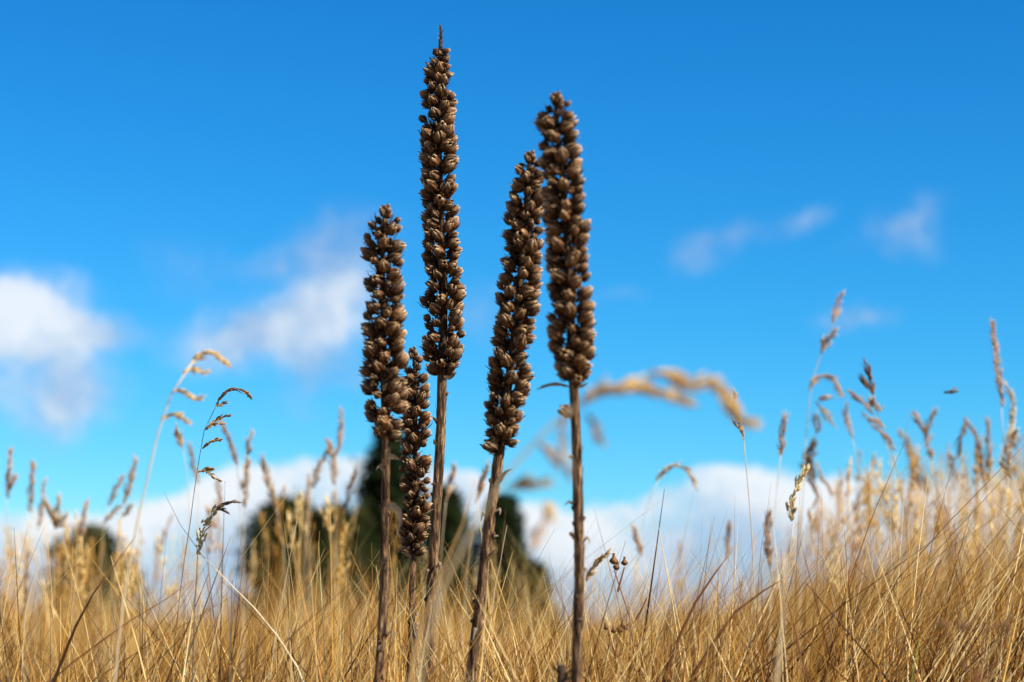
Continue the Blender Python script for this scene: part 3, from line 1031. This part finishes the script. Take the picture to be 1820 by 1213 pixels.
for args in [
    ('upright narrow brown seed head under the end of the big arching stalk', 1.35, [(1322, 785), (1328, 850), (1335, 930), (1340, 1040)], [([(1322, 782), (1312, 750), (1306, 722), (1306, 698)], 7, 40)], M_HEAD, .0005),
    ('thin tan seed head alone against the sky left of the tallest background stalk', 1.7, [(1388, 808), (1382, 860), (1374, 960)], [([(1388, 810), (1390, 775), (1395, 742)], 6, 34)], M_HEADP, .0005),
    ('faint pale seed head arching right over the white cloud', 1.9, [(1172, 850), (1150, 900), (1138, 960), (1130, 1040)], [([(1168, 852), (1185, 834), (1205, 828), (1222, 836), (1236, 862)], 6, 40)], M_HEAD, .0005),
    ('tallest blurred background grass stalk at right, brown tufts reaching far above the others', 1.9,
     [(1492, 530), (1476, 590), (1458, 630), (1442, 690), (1434, 760), (1428, 860), (1422, 1000)],
     [([(1480, 572), (1486, 548), (1495, 524)], 9, 26), ([(1459, 628), (1468, 608), (1484, 590)], 11, 34, M_HEAD), ([(1438, 690), (1448, 676), (1468, 670), (1484, 678), (1494, 700)], 9, 46),
      ([(1455, 712), (1466, 708), (1474, 706)], 8, 14), ([(1450, 716), (1468, 738), (1482, 756)], 6, 16, M_HEAD), ([(1452, 770), (1450, 740)], 8, 14)], M_HEADP, .0006),
    ('slim grass stalk with small dark brown knots leaning left, right of the tallest background stalk', 1.6,
     [(1545, 690), (1562, 740), (1580, 790), (1600, 860), (1612, 960)],
     [([(1551, 700), (1546, 672), (1540, 648)], 5, 26), ([(1540, 690), (1532, 672)], 5, 10), ([(1550, 722), (1549, 712)], 6, 8, M_HEAD), ([(1565, 730), (1560, 722)], 7, 8, M_HEAD)], M_KNOB, .0004),
    ('pale brown seed head leaning left beneath the knotted stalk', 1.8, [(1560, 760), (1590, 830), (1610, 950)], [([(1552, 735), (1532, 715), (1512, 698)], 6, 24), ([(1572, 760), (1552, 748), (1534, 738)], 6, 18), ([(1590, 800), (1570, 772), (1548, 756)], 6, 20)], M_HEADP, .0005),
    ('narrow pinkish seed head rising left of the knotted stalk', 2.0, [(1514, 775), (1530, 850), (1540, 960)], [([(1516, 778), (1506, 750), (1504, 722)], 6, 26)], M_HEADP, .0005),
    ('forked brown seed head opening like a letter Y right of the thin curved blade', 2.0, [(1652, 800), (1656, 860), (1660, 980)],
     [([(1648, 795), (1648, 765), (1660, 732)], 8, 44), ([(1642, 770), (1634, 750), (1626, 736)], 6, 20), ([(1656, 815), (1650, 800)], 7, 10)], M_HEADP, .0006),
    ('seed head bent over in a tight upside-down U at right', 2.0, [(1748, 850), (1752, 930), (1750, 1020)],
     [([(1748, 860), (1742, 810), (1732, 770), (1718, 750)], 7, 56), ([(1718, 750), (1708, 775), (1704, 810)], 7, 30, M_HEAD)], M_HEADP, .0006),
    ('straight grey brown seed head between the bent one and the tall right edge stalk', 2.0, [(1757, 845), (1760, 900), (1762, 1020)], [([(1758, 850), (1757, 800), (1756, 750)], 8, 50)], M_HEADP, .0006),
    ('long slender brown seed head near the right edge, highest of that corner', 1.8, [(1780, 725), (1786, 830), (1790, 980)], [([(1781, 722), (1776, 680), (1771, 630), (1763, 576)], 7, 70)], M_HEADP, .0006),
    ('whitish twisted seed head at the right edge, swelling golden brown low down', 1.8, [(1795, 800), (1796, 880), (1790, 1000)],
     [([(1790, 780), (1800, 745), (1800, 715), (1790, 684)], 6, 40, M_STRAW), ([(1796, 850), (1790, 810), (1802, 770)], 12, 60, M_HEAD)], M_HEADP, .0006),
    ('drooping tan seed cluster left of the bent U-shaped head', 2.2, [(1700, 850), (1704, 900), (1706, 1020)], [([(1702, 855), (1694, 825), (1688, 804)], 7, 30)], M_HEADP, .0006),
    ('broad tan seed plume leaning left behind the thin curved blade', 2.2, [(1650, 860), (1672, 920), (1690, 1040)],
     [([(1650, 880), (1630, 820), (1600, 770)], 13, 80), ([(1640, 870), (1622, 840), (1612, 800)], 10, 30)], M_HEAD, .0007),
    ('bushy dark brown seed head at the foot of the tallest background stalk', 2.0, [(1448, 860), (1470, 920), (1480, 1040)],
     [([(1445, 850), (1436, 815), (1446, 786)], 15, 70, M_KNOB), ([(1452, 880), (1440, 850), (1430, 830)], 9, 30), ([(1480, 880), (1462, 850), (1450, 825)], 6, 22)], M_HEADP, .0006),
    ('hanging yellow seed tuft, brightest of the right background grass', 1.35, [(1410, 925), (1404, 980), (1398, 1080)], [([(1412, 875), (1420, 855), (1434, 832)], 8, 34, M_YEL), ([(1408, 925), (1406, 895), (1418, 868)], 10, 48, M_YEL)], M_YEL, .0005),
    ('vertical brown seed head low beside the yellow tuft', 1.7, [(1368, 1005), (1368, 1080)], [([(1369, 1005), (1364, 960), (1366, 915)], 9, 60)], M_HEADP, .0006),
    ('pink tan seed head low in front of the right cloud bank', 2.0, [(1290, 985), (1288, 1060)], [([(1290, 990), (1293, 960), (1296, 930)], 7, 36)], M_HEADP, .0006),
    ('short tan seed head hanging left, right of the rightmost seed stalk', 1.9, [(1142, 990), (1150, 1060)], [([(1141, 990), (1134, 965), (1126, 938)], 6, 30)], M_HEADP, .0005),
    ('seed head leaning right between the two right-hand seed stalks, pale and feathery', 1.05, [(1040, 1030), (1036, 1090), (1030, 1200)], [([(1040, 1035), (1058, 1005), (1082, 980)], 5, 34, M_HEAD)], M_HEAD, .0005),
    ('leftmost slender seed head at the left edge with one side spikelet', 2.0, [(12, 885), (10, 960), (10, 1060)], [([(12, 885), (16, 845), (19, 802)], 6, 46), ([(14, 868), (22, 856), (28, 846)], 6, 14)], M_HEADP, .0006),
    ('reddish upright seed head, second from the left edge', 2.2, [(52, 905), (50, 980), (50, 1080)], [([(53, 910), (56, 870), (59, 826)], 8, 54)], M_HEADP, .0006),
    ('tan upright seed head close beside the reddish one', 2.2, [(70, 935), (66, 1000), (64, 1080)], [([(68, 940), (74, 900), (79, 856)], 7, 46)], M_HEADP, .0006),
    ('spreading feathery seed head left of the small round tree', 2.0, [(100, 940), (96, 1000), (94, 1090)], [([(98, 940), (92, 915), (82, 895)], 8, 30, M_HEAD), ([(98, 935), (102, 910), (105, 885)], 8, 30), ([(98, 940), (110, 925), (116, 915)], 8, 16, M_HEAD)], M_HEAD, .0006),
    ('straight dark tan seed head rising just left of the small round tree', 2.1, [(140, 960), (136, 1010), (134, 1090)], [([(141, 965), (146, 930), (154, 892)], 7, 46)], M_HEADP, .0006),
    ('pale pink seed head leaning right above the small round tree', 2.2, [(194, 895), (184, 950), (176, 1060)], [([(194, 898), (205, 872), (217, 848)], 7, 34)], M_HEADP, .0006),
    ('mauve brown seed head right of the pale pink one with two side tufts', 2.1, [(220, 892), (212, 950), (204, 1060)], [([(220, 895), (230, 862), (241, 818)], 8, 50), ([(186, 928), (200, 912), (216, 900)], 7, 26), ([(218, 918), (226, 908), (232, 900)], 7, 12, M_HEAD)], M_HEADP, .0006),
    ('isolated small tan seed head hanging between the two clear left grass stalks', 1.7, [(325, 795), (334, 860), (336, 1000)], [([(325, 796), (318, 780), (314, 764)], 5, 20)], M_HEAD, .0005),
    ('faint rosy seed head behind the slender dark-stemmed stalk', 2.2, [(350, 850), (352, 920), (350, 1040)], [([(352, 858), (343, 820), (334, 788)], 7, 40)], M_HEADP, .0006),
    ('drooping narrow seed head right of the slender stalk, leaning left', 2.0, [(421, 825), (426, 900), (430, 1040)], [([(421, 825), (409, 785), (394, 750)], 6, 46)], M_HEADP, .0005),
    ('upright seed head with a swollen base above the wide dark bush', 2.0, [(436, 860), (434, 930), (434, 1060)], [([(438, 812), (442, 790), (447, 768)], 6, 26), ([(434, 900), (436, 860), (440, 818)], 9, 50, M_HEAD)], M_HEADP, .0006),
    ('long golden seed head leaning left over the wide dark bush', 2.0, [(492, 905), (502, 960), (508, 1060)], [([(495, 915), (480, 868), (465, 815)], 8, 64, M_HEAD)], M_HEAD, .0006),
    ('tallest seed head of the cluster left of the seed stalks', 2.1, [(598, 805), (596, 890), (598, 1040)], [([(598, 810), (606, 770), (606, 728)], 6, 40), ([(594, 860), (592, 820), (584, 785)], 9, 50)], M_HEADP, .0006),
    ('golden seed head leaning right in the cluster left of the seed stalks', 2.1, [(556, 865), (546, 930), (540, 1040)], [([(555, 870), (566, 830), (584, 800)], 8, 44, M_HEAD)], M_HEAD, .0006),
    ('rust brown seed head rightmost in the cluster left of the seed stalks', 2.1, [(612, 905), (606, 960), (604, 1060)], [([(612, 905), (622, 870), (632, 838)], 7, 40)], M_KNOB, .0006),
    ('small greyish seed head low beneath the slender dark-stemmed stalk', 2.1, [(390, 905), (392, 960), (392, 1060)], [([(390, 905), (390, 880), (386, 855)], 6, 24)], M_HEADP, .0006),
    ('brown seed head leaning right, between the tallest and the right-leaning seed stalk', 1.8, [(848, 890), (838, 950), (826, 1060)], [([(846, 892), (856, 860), (868, 826)], 6, 34)], M_HEADP, .0006),
    ('pale pink seed head just right of the tallest stalk, in front of the cloud edge', 1.9, [(793, 888), (786, 960), (780, 1060)], [([(792, 890), (800, 862), (808, 828)], 5, 34)], M_HEADP, .0006),
    ('tan seed head rising over the middle of the wide dark bush', 2.3, [(548, 930), (550, 1000)], [([(548, 935), (545, 890), (550, 850)], 8, 50, M_HEAD)], M_HEAD, .0006),
    ('tan seed head low before the cloud bank, under the forked head', 2.2, [(1590, 960), (1596, 1040)], [([(1592, 960), (1578, 910), (1570, 868)], 9, 50)], M_HEAD, .0006),
    ('pale tan seed head low under the drooping right cluster', 2.3, [(1700, 980), (1702, 1040)], [([(1702, 985), (1688, 940), (1680, 900)], 9, 50)], M_HEADP, .0006),
    ('seed head bending right, low between the bushy brown head and the broad plume', 2.2, [(1520, 930), (1522, 1000)], [([(1520, 935), (1524, 895), (1540, 860)], 8, 44)], M_HEADP, .0006),
]:
    lab, d, st, hd, mh, sw = args
    seed_plant('grass_stalk', lab, 'grass stalk', d, st, hd, sw, mh, M_STRAW if mh is not M_KNOB else M_GOLD, sum(map(ord, lab)),
               group='blurred grass seed heads in the background' if d > 1.45 else None, sp=(.0085, .00062) if d > 1.45 else (.0045, .0006))

# background stalk mass: many more stems and plumes that read as one haze of straw
mass = MB()
r_ = random.Random(77)
for i in range(420):
    d = r_.uniform(1.9, 3.6)
    px = r_.choice((r_.uniform(-60, 660), r_.uniform(1380, 1900), r_.uniform(1500, 1900), r_.uniform(1380, 1900), r_.uniform(-60, 1400)))
    if 380 < px < 1380 and r_.random() < .6:
        continue
    prof = np.interp(px, [-60, 200, 400, 560, 660, 1000, 1380, 1500, 1700, 1900], [890, 920, 890, 850, 880, 1000, 920, 810, 780, 750])
    y = prof + abs(r_.gauss(0, 1)) * 75 + r_.uniform(-10, 30)
    lean = r_.gauss(-2, 22)
    hl = r_.uniform(60, 130)
    t_ = P(px, y, d)
    hb = P(px - lean * .5, y + hl, d)
    lo = P(px - lean, y + hl + 110, d)
    g = to_ground(lo, r_.uniform(-.04, .04))
    tn = r_.uniform(.45, .95)
    tube(mass, spline([t_, hb, lo, g], 12), lambda t: .0004 + .0007 * t, 4, tone=tn)
    q = spline([hb, (hb + t_) / 2 + Vector((r_.uniform(-.006, .006), 0, 0)), t_], 12)
    for j in range(r_.choice((0, 6, 14, 22, 30))):
        f = r_.random()
        p = q[int(f * 11)]
        sp_ = .0030 * (1.1 - f) * r_.choice((.3, .7, 1.2))
        a = Vector((r_.uniform(-1, 1), r_.uniform(-1, 1), r_.uniform(1.4, 4)))
        spikelet(mass, p + Vector((r_.gauss(0, 1), r_.gauss(0, 1), 0)) * sp_, a, r_.uniform(.007, .012), r_.uniform(.0005, .0010), tone=min(1, tn + r_.uniform(-.1, .2)))
o = mass.build('seeding_grass', M_GRASS)
tag(o, 'blurred haze of straw-coloured seeding grass behind the nearer blades', 'grass', kind='stuff')

# ------------------------------------------------------------------ single blades that stand out


def blade(label, d, poly, wpx, mat, name='dry_straw', foot=0.0, ds=0.0):
    k = d / FPX
    w = [P(x, y, d + ds * i) for i, (x, y) in enumerate(poly)]
    base = to_ground(w[-1], foot)
    o_ = w + [w[-1].lerp(base, .5) + Vector(((w[-1].x - base.x) * .2, 0, 0)), base]
    q = spline(o_, 30)
    mb = MB()
    tube(mb, q, lambda t: wpx / 2 * k * min(1, .12 + 3.0 * t), 6, thin=.35)
    o = mb.build(name, mat, None, origin=base)
    tag(o, label, 'straw')
    return o


blade('thin dark blade curving high up to a needle tip against the sky at right', 1.2, [(1617, 728), (1612, 770), (1598, 812), (1575, 860), (1548, 925), (1525, 990), (1500, 1060), (1480, 1140)], 3.2, M_RUST, foot=-.05)
blade('pale straw lying diagonally from upper left down to the right beside the slender stalk', 1.09, [(291, 874), (312, 918), (345, 970), (385, 1015), (440, 1068), (500, 1140)], 5, M_STRAW, foot=.05)
blade('broad dark brown pointed blade leaning right, in front of the cloud bank', 1.1, [(1306, 972), (1290, 992), (1262, 1032), (1238, 1068), (1215, 1115), (1190, 1180)], 15, M_RUST, foot=-.06)
blade('broad rusty blade arching far right and nearly flat at its tip', 1.09, [(1408, 1020), (1382, 1036), (1345, 1058), (1310, 1085), (1285, 1118), (1255, 1165), (1225, 1213)], 16, M_RUST, foot=-.05)
blade('long dark blade standing steeply, tip beside the cloud left of the broad dark one', 1.11, [(1270, 917), (1264, 955), (1252, 1000), (1240, 1060), (1225, 1130), (1215, 1200)], 5, M_RUST)
blade('broad reddish blade crossing diagonally below the small round tree', 1.05, [(242, 952), (215, 990), (180, 1035), (148, 1085), (120, 1150), (95, 1213)], 12, M_RUST, foot=-.06)
blade('long thin rusty blade running diagonally across the lower left corner', 1.06, [(345, 1030), (300, 1062), (240, 1098), (180, 1140), (120, 1185), (70, 1230)], 7, M_RUST, foot=-.08)
blade('bright upright straw standing left of the small round tree', 1.2, [(94, 924), (84, 955), (72, 990), (60, 1030), (45, 1090), (40, 1170)], 3, M_STRAW)
blade('single fresh green blade among the dry grass at lower right', 1.02, [(1634, 1140), (1626, 1170), (1620, 1213)], 9, M_GREEN, name='green_shoot')
blade('dark red blade leaning left in the lower right grass', 1.08, [(1378, 985), (1392, 1040), (1408, 1095), (1420, 1150), (1432, 1213)], 8, M_RUST, foot=.04)
blade('slim dark blade leaning right near the lower right corner', 1.08, [(1668, 1010), (1640, 1060), (1618, 1110), (1600, 1160), (1592, 1213)], 8, M_RUST, foot=-.03)
blade('broad blurred golden blade bundle crossing behind the tallest stalk', 0.80, [(846, 850), (832, 905), (806, 970), (775, 1040), (745, 1120), (728, 1213)], 15, M_GOLD, foot=-.04)
blade('soft pale vertical blade close to the lens at lower right', 0.74, [(1392, 900), (1394, 1000), (1390, 1110), (1380, 1213)], 11, M_STRAW)
blade('thin upright brown blade left of the leaning dark one', 1.2, [(1370, 858), (1364, 910), (1352, 980), (1346, 1080), (1340, 1180)], 2.6, M_RUST)
blade('golden blade with a forked tip standing tall between bush and left seed stalk', 1.15, [(528, 925), (520, 965), (512, 1010), (500, 1070), (488, 1140)], 4, M_STRAW)
blade('sharp pale blade curving right beside the right-leaning stalk', 1.15, [(901, 934), (897, 970), (885, 1010), (878, 1060), (870, 1120), (862, 1190)], 3.4, M_STRAW)
blade('dark thin blade leaning left right of the rightmost seed stalk', 1.09, [(976, 990), (985, 1030), (998, 1070), (1012, 1100), (1030, 1150)], 4.5, M_RUST, foot=.03)
blade('thin bleached blade arching left low between the seed stalks', 1.12, [(700, 1040), (715, 1060), (728, 1085), (740, 1130), (744, 1180)], 3.4, M_STRAW)

# ------------------------------------------------------------------ small knobbed herbs


def knob(mb, p, r, up):
    """round dry fruit with a crown of points"""
    seg = 10
    a = up.orthogonal().normalized()
    b = up.cross(a)
    vs = []
    prof = [(0, .15), (.15, .55), (.4, .95), (.62, 1), (.85, .7), (1.0, .42), (1.3, .30), (1.6, .36)]
    for z, w_ in prof:
        for k in range(seg):
            th = 2 * math.pi * k / seg
            ww = w_ * (1 + .12 * math.cos(5 * th))
            vs.append(p + up * (z * r * 1.7) + (a * math.cos(th) + b * math.sin(th)) * r * ww)
    fs = [(i * seg + k, i * seg + (k + 1) % seg, (i + 1) * seg + (k + 1) % seg, (i + 1) * seg + k) for i in range(len(prof) - 1) for k in range(seg)]
    fs.append(tuple(range(seg)))
    fs.append(tuple((len(prof) - 1) * seg + k for k in range(seg)))
    mb.add(vs, fs, 0.0)


def herb(name, label, d, stems, knobs, sw, mat_k, mat_s):
    k = d / FPX
    w0 = P(*stems[0][-1], d)
    base = to_ground(w0)
    root = empty(name, base)
    tag(root, label, 'dry herb')
    for i, s in enumerate(stems):
        mb = MB()
        pts = [P(x, y, d) for x, y in s]
        if i == 0:
            pts.append(base)
        tube(mb, spline(pts, 18), lambda t: sw * (.6 + .5 * t), 6)
        mb.build('stem' if i == 0 else 'side_stem', mat_s, root)
    for (x, y, r, ux) in knobs:
        mb = MB()
        knob(mb, P(x, y, d), r * k, Vector((ux, -.15, 1)).normalized())
        mb.build('seed_pod', mat_k, root)
    return root


herb('dry_herb', 'little dry herb with brown round pods crowned with points, right of the rightmost seed stalk', 1.2,
     [[(1092, 1014), (1098, 1050), (1112, 1085), (1125, 1110), (1126, 1160), (1112, 1213)], [(1110, 1008), (1104, 1030), (1098, 1052)], [(1150, 1062), (1140, 1085), (1126, 1108)]],
     [(1091, 1004, 7.5, 0), (1094, 1014, 6, .3), (1110, 1006, 6, 0)], .00055, M_KNOB, M_RUST)
herb('dry_herb', 'small grey-brown podded herb low in the grass under the crowned pods', 1.14,
     [[(1098, 1120), (1095, 1160), (1092, 1220)], [(1080, 1118), (1085, 1140), (1095, 1165)]],
     [(1079, 1120, 5, -.3), (1100, 1125, 6.5, .4), (1110, 1120, 5.5, .8), (1092, 1126, 5, -.2)], .00045, M_KNOB, M_RUST)
herb('dry_herb', 'blurred brown cluster of round flower heads low in the right corner grass', 0.72,
     [[(1750, 1125), (1752, 1170), (1745, 1230)], [(1680, 1112), (1700, 1160), (1745, 1225)], [(1718, 1116), (1730, 1170), (1746, 1228)], [(1785, 1112), (1775, 1165), (1748, 1225)]],
     [(1676, 1118, 7, -.5), (1686, 1114, 6, -.9), (1712, 1122, 8, -.2), (1721, 1117, 6, .4), (1750, 1128, 6, 0), (1756, 1122, 5, .6), (1770, 1120, 6, .3), (1783, 1118, 7, .5), (1791, 1125, 5, .8), (1738, 1104, 5, -.2)], .00045, M_KNOB, M_RUST)

# ------------------------------------------------------------------ insect in flight
fly = empty('flying_insect', P(1692, 697, 1.6))
tag(fly, 'small dark insect flying in the blue sky at right', 'insect')
mb = MB()
k = 1.6 / FPX
body = [(-15, 0, .5), (-12, .3, 2.2), (-8, .3, 3.0), (-5.5, .2, 2.0), (-2, 0, 3.2), (2, 0, 3.3), (5, 0, 2.4), (7, .4, 2.3), (9, .5, 2.4), (11, .3, 1.4), (12, .2, .5)]
ang_ = R(5)
q = [fly.location + Vector((x * k * math.cos(ang_), 0, (x * math.sin(ang_) + z) * k)) for x, z, r in body]
rr = [b_[2] * k for b_ in body]
tube(mb, q, lambda t: rr[min(len(rr) - 1, int(round(t * (len(rr) - 1))))], 10)
mb.build('body', M_FLY, fly)
M_WING = plant_mat('insect_wing', [(0.0, (0.20, 0.22, 0.20)), (1.0, (0.40, 0.38, 0.30))], rough=.3, transl=.5, nscale=300)
for s in (-1, 1):
    mb = MB()
    w_ = [fly.location + Vector((0, s * 2.5, 2.6)) * k, fly.location + Vector((2, s * 13, 4.5)) * k, fly.location + Vector((-1, s * 25, 5.5)) * k]
    strip(mb, spline(w_, 8), lambda t: 4.2 * k * math.sin(math.pi * (.12 + .80 * t)) ** .7, Vector((1, 0, .1)), fold=.08)
    mb.build('wing', M_WING, fly)

# ------------------------------------------------------------------ trees behind the crest


def tufts(mb, centre, n, spread, size, r_, squash=.6):
    for _ in range(n):
        p = centre + Vector((r_.gauss(0, 1), r_.gauss(0, 1), r_.gauss(0, 1) * squash)) * spread
        a = Vector((r_.uniform(-1, 1), r_.uniform(-1, 1), r_.uniform(-.5, 1))).normalized()
        b = a.orthogonal().normalized() * size * r_.uniform(.2, .45)
        a = a * size * r_.uniform(.6, 1.3)
        mb.add([p - b, p + a * .5 - b * .3, p + a, p + b], [(0, 1, 2, 3)], 0)


def conifer(label, px, ytop, halfw, dist, seed, name='pine_tree', mat=None, shape='cone', n_limb=90, group=None):
    """halfw: crown half width in photo px at the horizon line"""
    r_ = random.Random(seed)
    k = dist / FPX
    mat = mat or M_NEEDLE
    xx = (px - 910) * k
    base = Vector((xx, dist, 0))
    h = CAM_H + (1130 - ytop) * k
    hw = halfw * k
    root = empty(name, base)
    tag(root, label, 'tree', group)
    tb = MB()
    lean = Vector((r_.uniform(-.1, .1), 0, 0))
    trunk = [base + Vector((0, 0, -.1)), base + lean + Vector((0, 0, h * .5)), base + lean * .5 + Vector((0, 0, h * .96))]
    tube(tb, spline(trunk, 12), lambda t: .16 * (1 - t) ** .8 + .02, 8)
    fb = MB()
    for i in range(n_limb):
        f = (i + r_.random()) / n_limb
        z = h * (.06 + .92 * f)
        if shape == 'cone':
            reach = hw * (1 - f) ** .75 * r_.choice((.55, .8, 1.0, 1.25)) * r_.uniform(.8, 1.1) + .12
        else:
            reach = hw * math.sqrt(max(0, 1 - (max(0, f - .35) / .65) ** 2)) * r_.choice((.5, .8, 1.0, 1.15)) * r_.uniform(.85, 1.1) + .1
        th = i * 2.4 + r_.uniform(-.5, .5)
        d_ = Vector((math.cos(th), math.sin(th), 0))
        p0 = base + lean * .5 + Vector((0, 0, z - reach * (.25 if shape == 'cone' else .5)))
        p1 = p0 + d_ * reach + Vector((0, 0, reach * (.15 if shape == 'cone' else .45)))
        p1.z = min(p1.z, base.z + h)
        pm = (p0 + p1) / 2 + Vector((0, 0, -.04 * reach))
        q = spline([p0, pm, p1], 6)
        tube(tb, q, lambda t: .035 * (1 - t) + .006, 5)
        for j in range(2, 6):
            tufts(fb, q[j] + Vector((0, 0, .05)), 14, .06 + .08 * reach, .27, r_)
    tufts(fb, base + lean * .5 + Vector((0, 0, h - .15)), 18, .08, .2, r_, 2)
    tb.build('trunk', M_BARK, root, smooth=True)
    fb.build('crown', mat, root, smooth=False)
    return root


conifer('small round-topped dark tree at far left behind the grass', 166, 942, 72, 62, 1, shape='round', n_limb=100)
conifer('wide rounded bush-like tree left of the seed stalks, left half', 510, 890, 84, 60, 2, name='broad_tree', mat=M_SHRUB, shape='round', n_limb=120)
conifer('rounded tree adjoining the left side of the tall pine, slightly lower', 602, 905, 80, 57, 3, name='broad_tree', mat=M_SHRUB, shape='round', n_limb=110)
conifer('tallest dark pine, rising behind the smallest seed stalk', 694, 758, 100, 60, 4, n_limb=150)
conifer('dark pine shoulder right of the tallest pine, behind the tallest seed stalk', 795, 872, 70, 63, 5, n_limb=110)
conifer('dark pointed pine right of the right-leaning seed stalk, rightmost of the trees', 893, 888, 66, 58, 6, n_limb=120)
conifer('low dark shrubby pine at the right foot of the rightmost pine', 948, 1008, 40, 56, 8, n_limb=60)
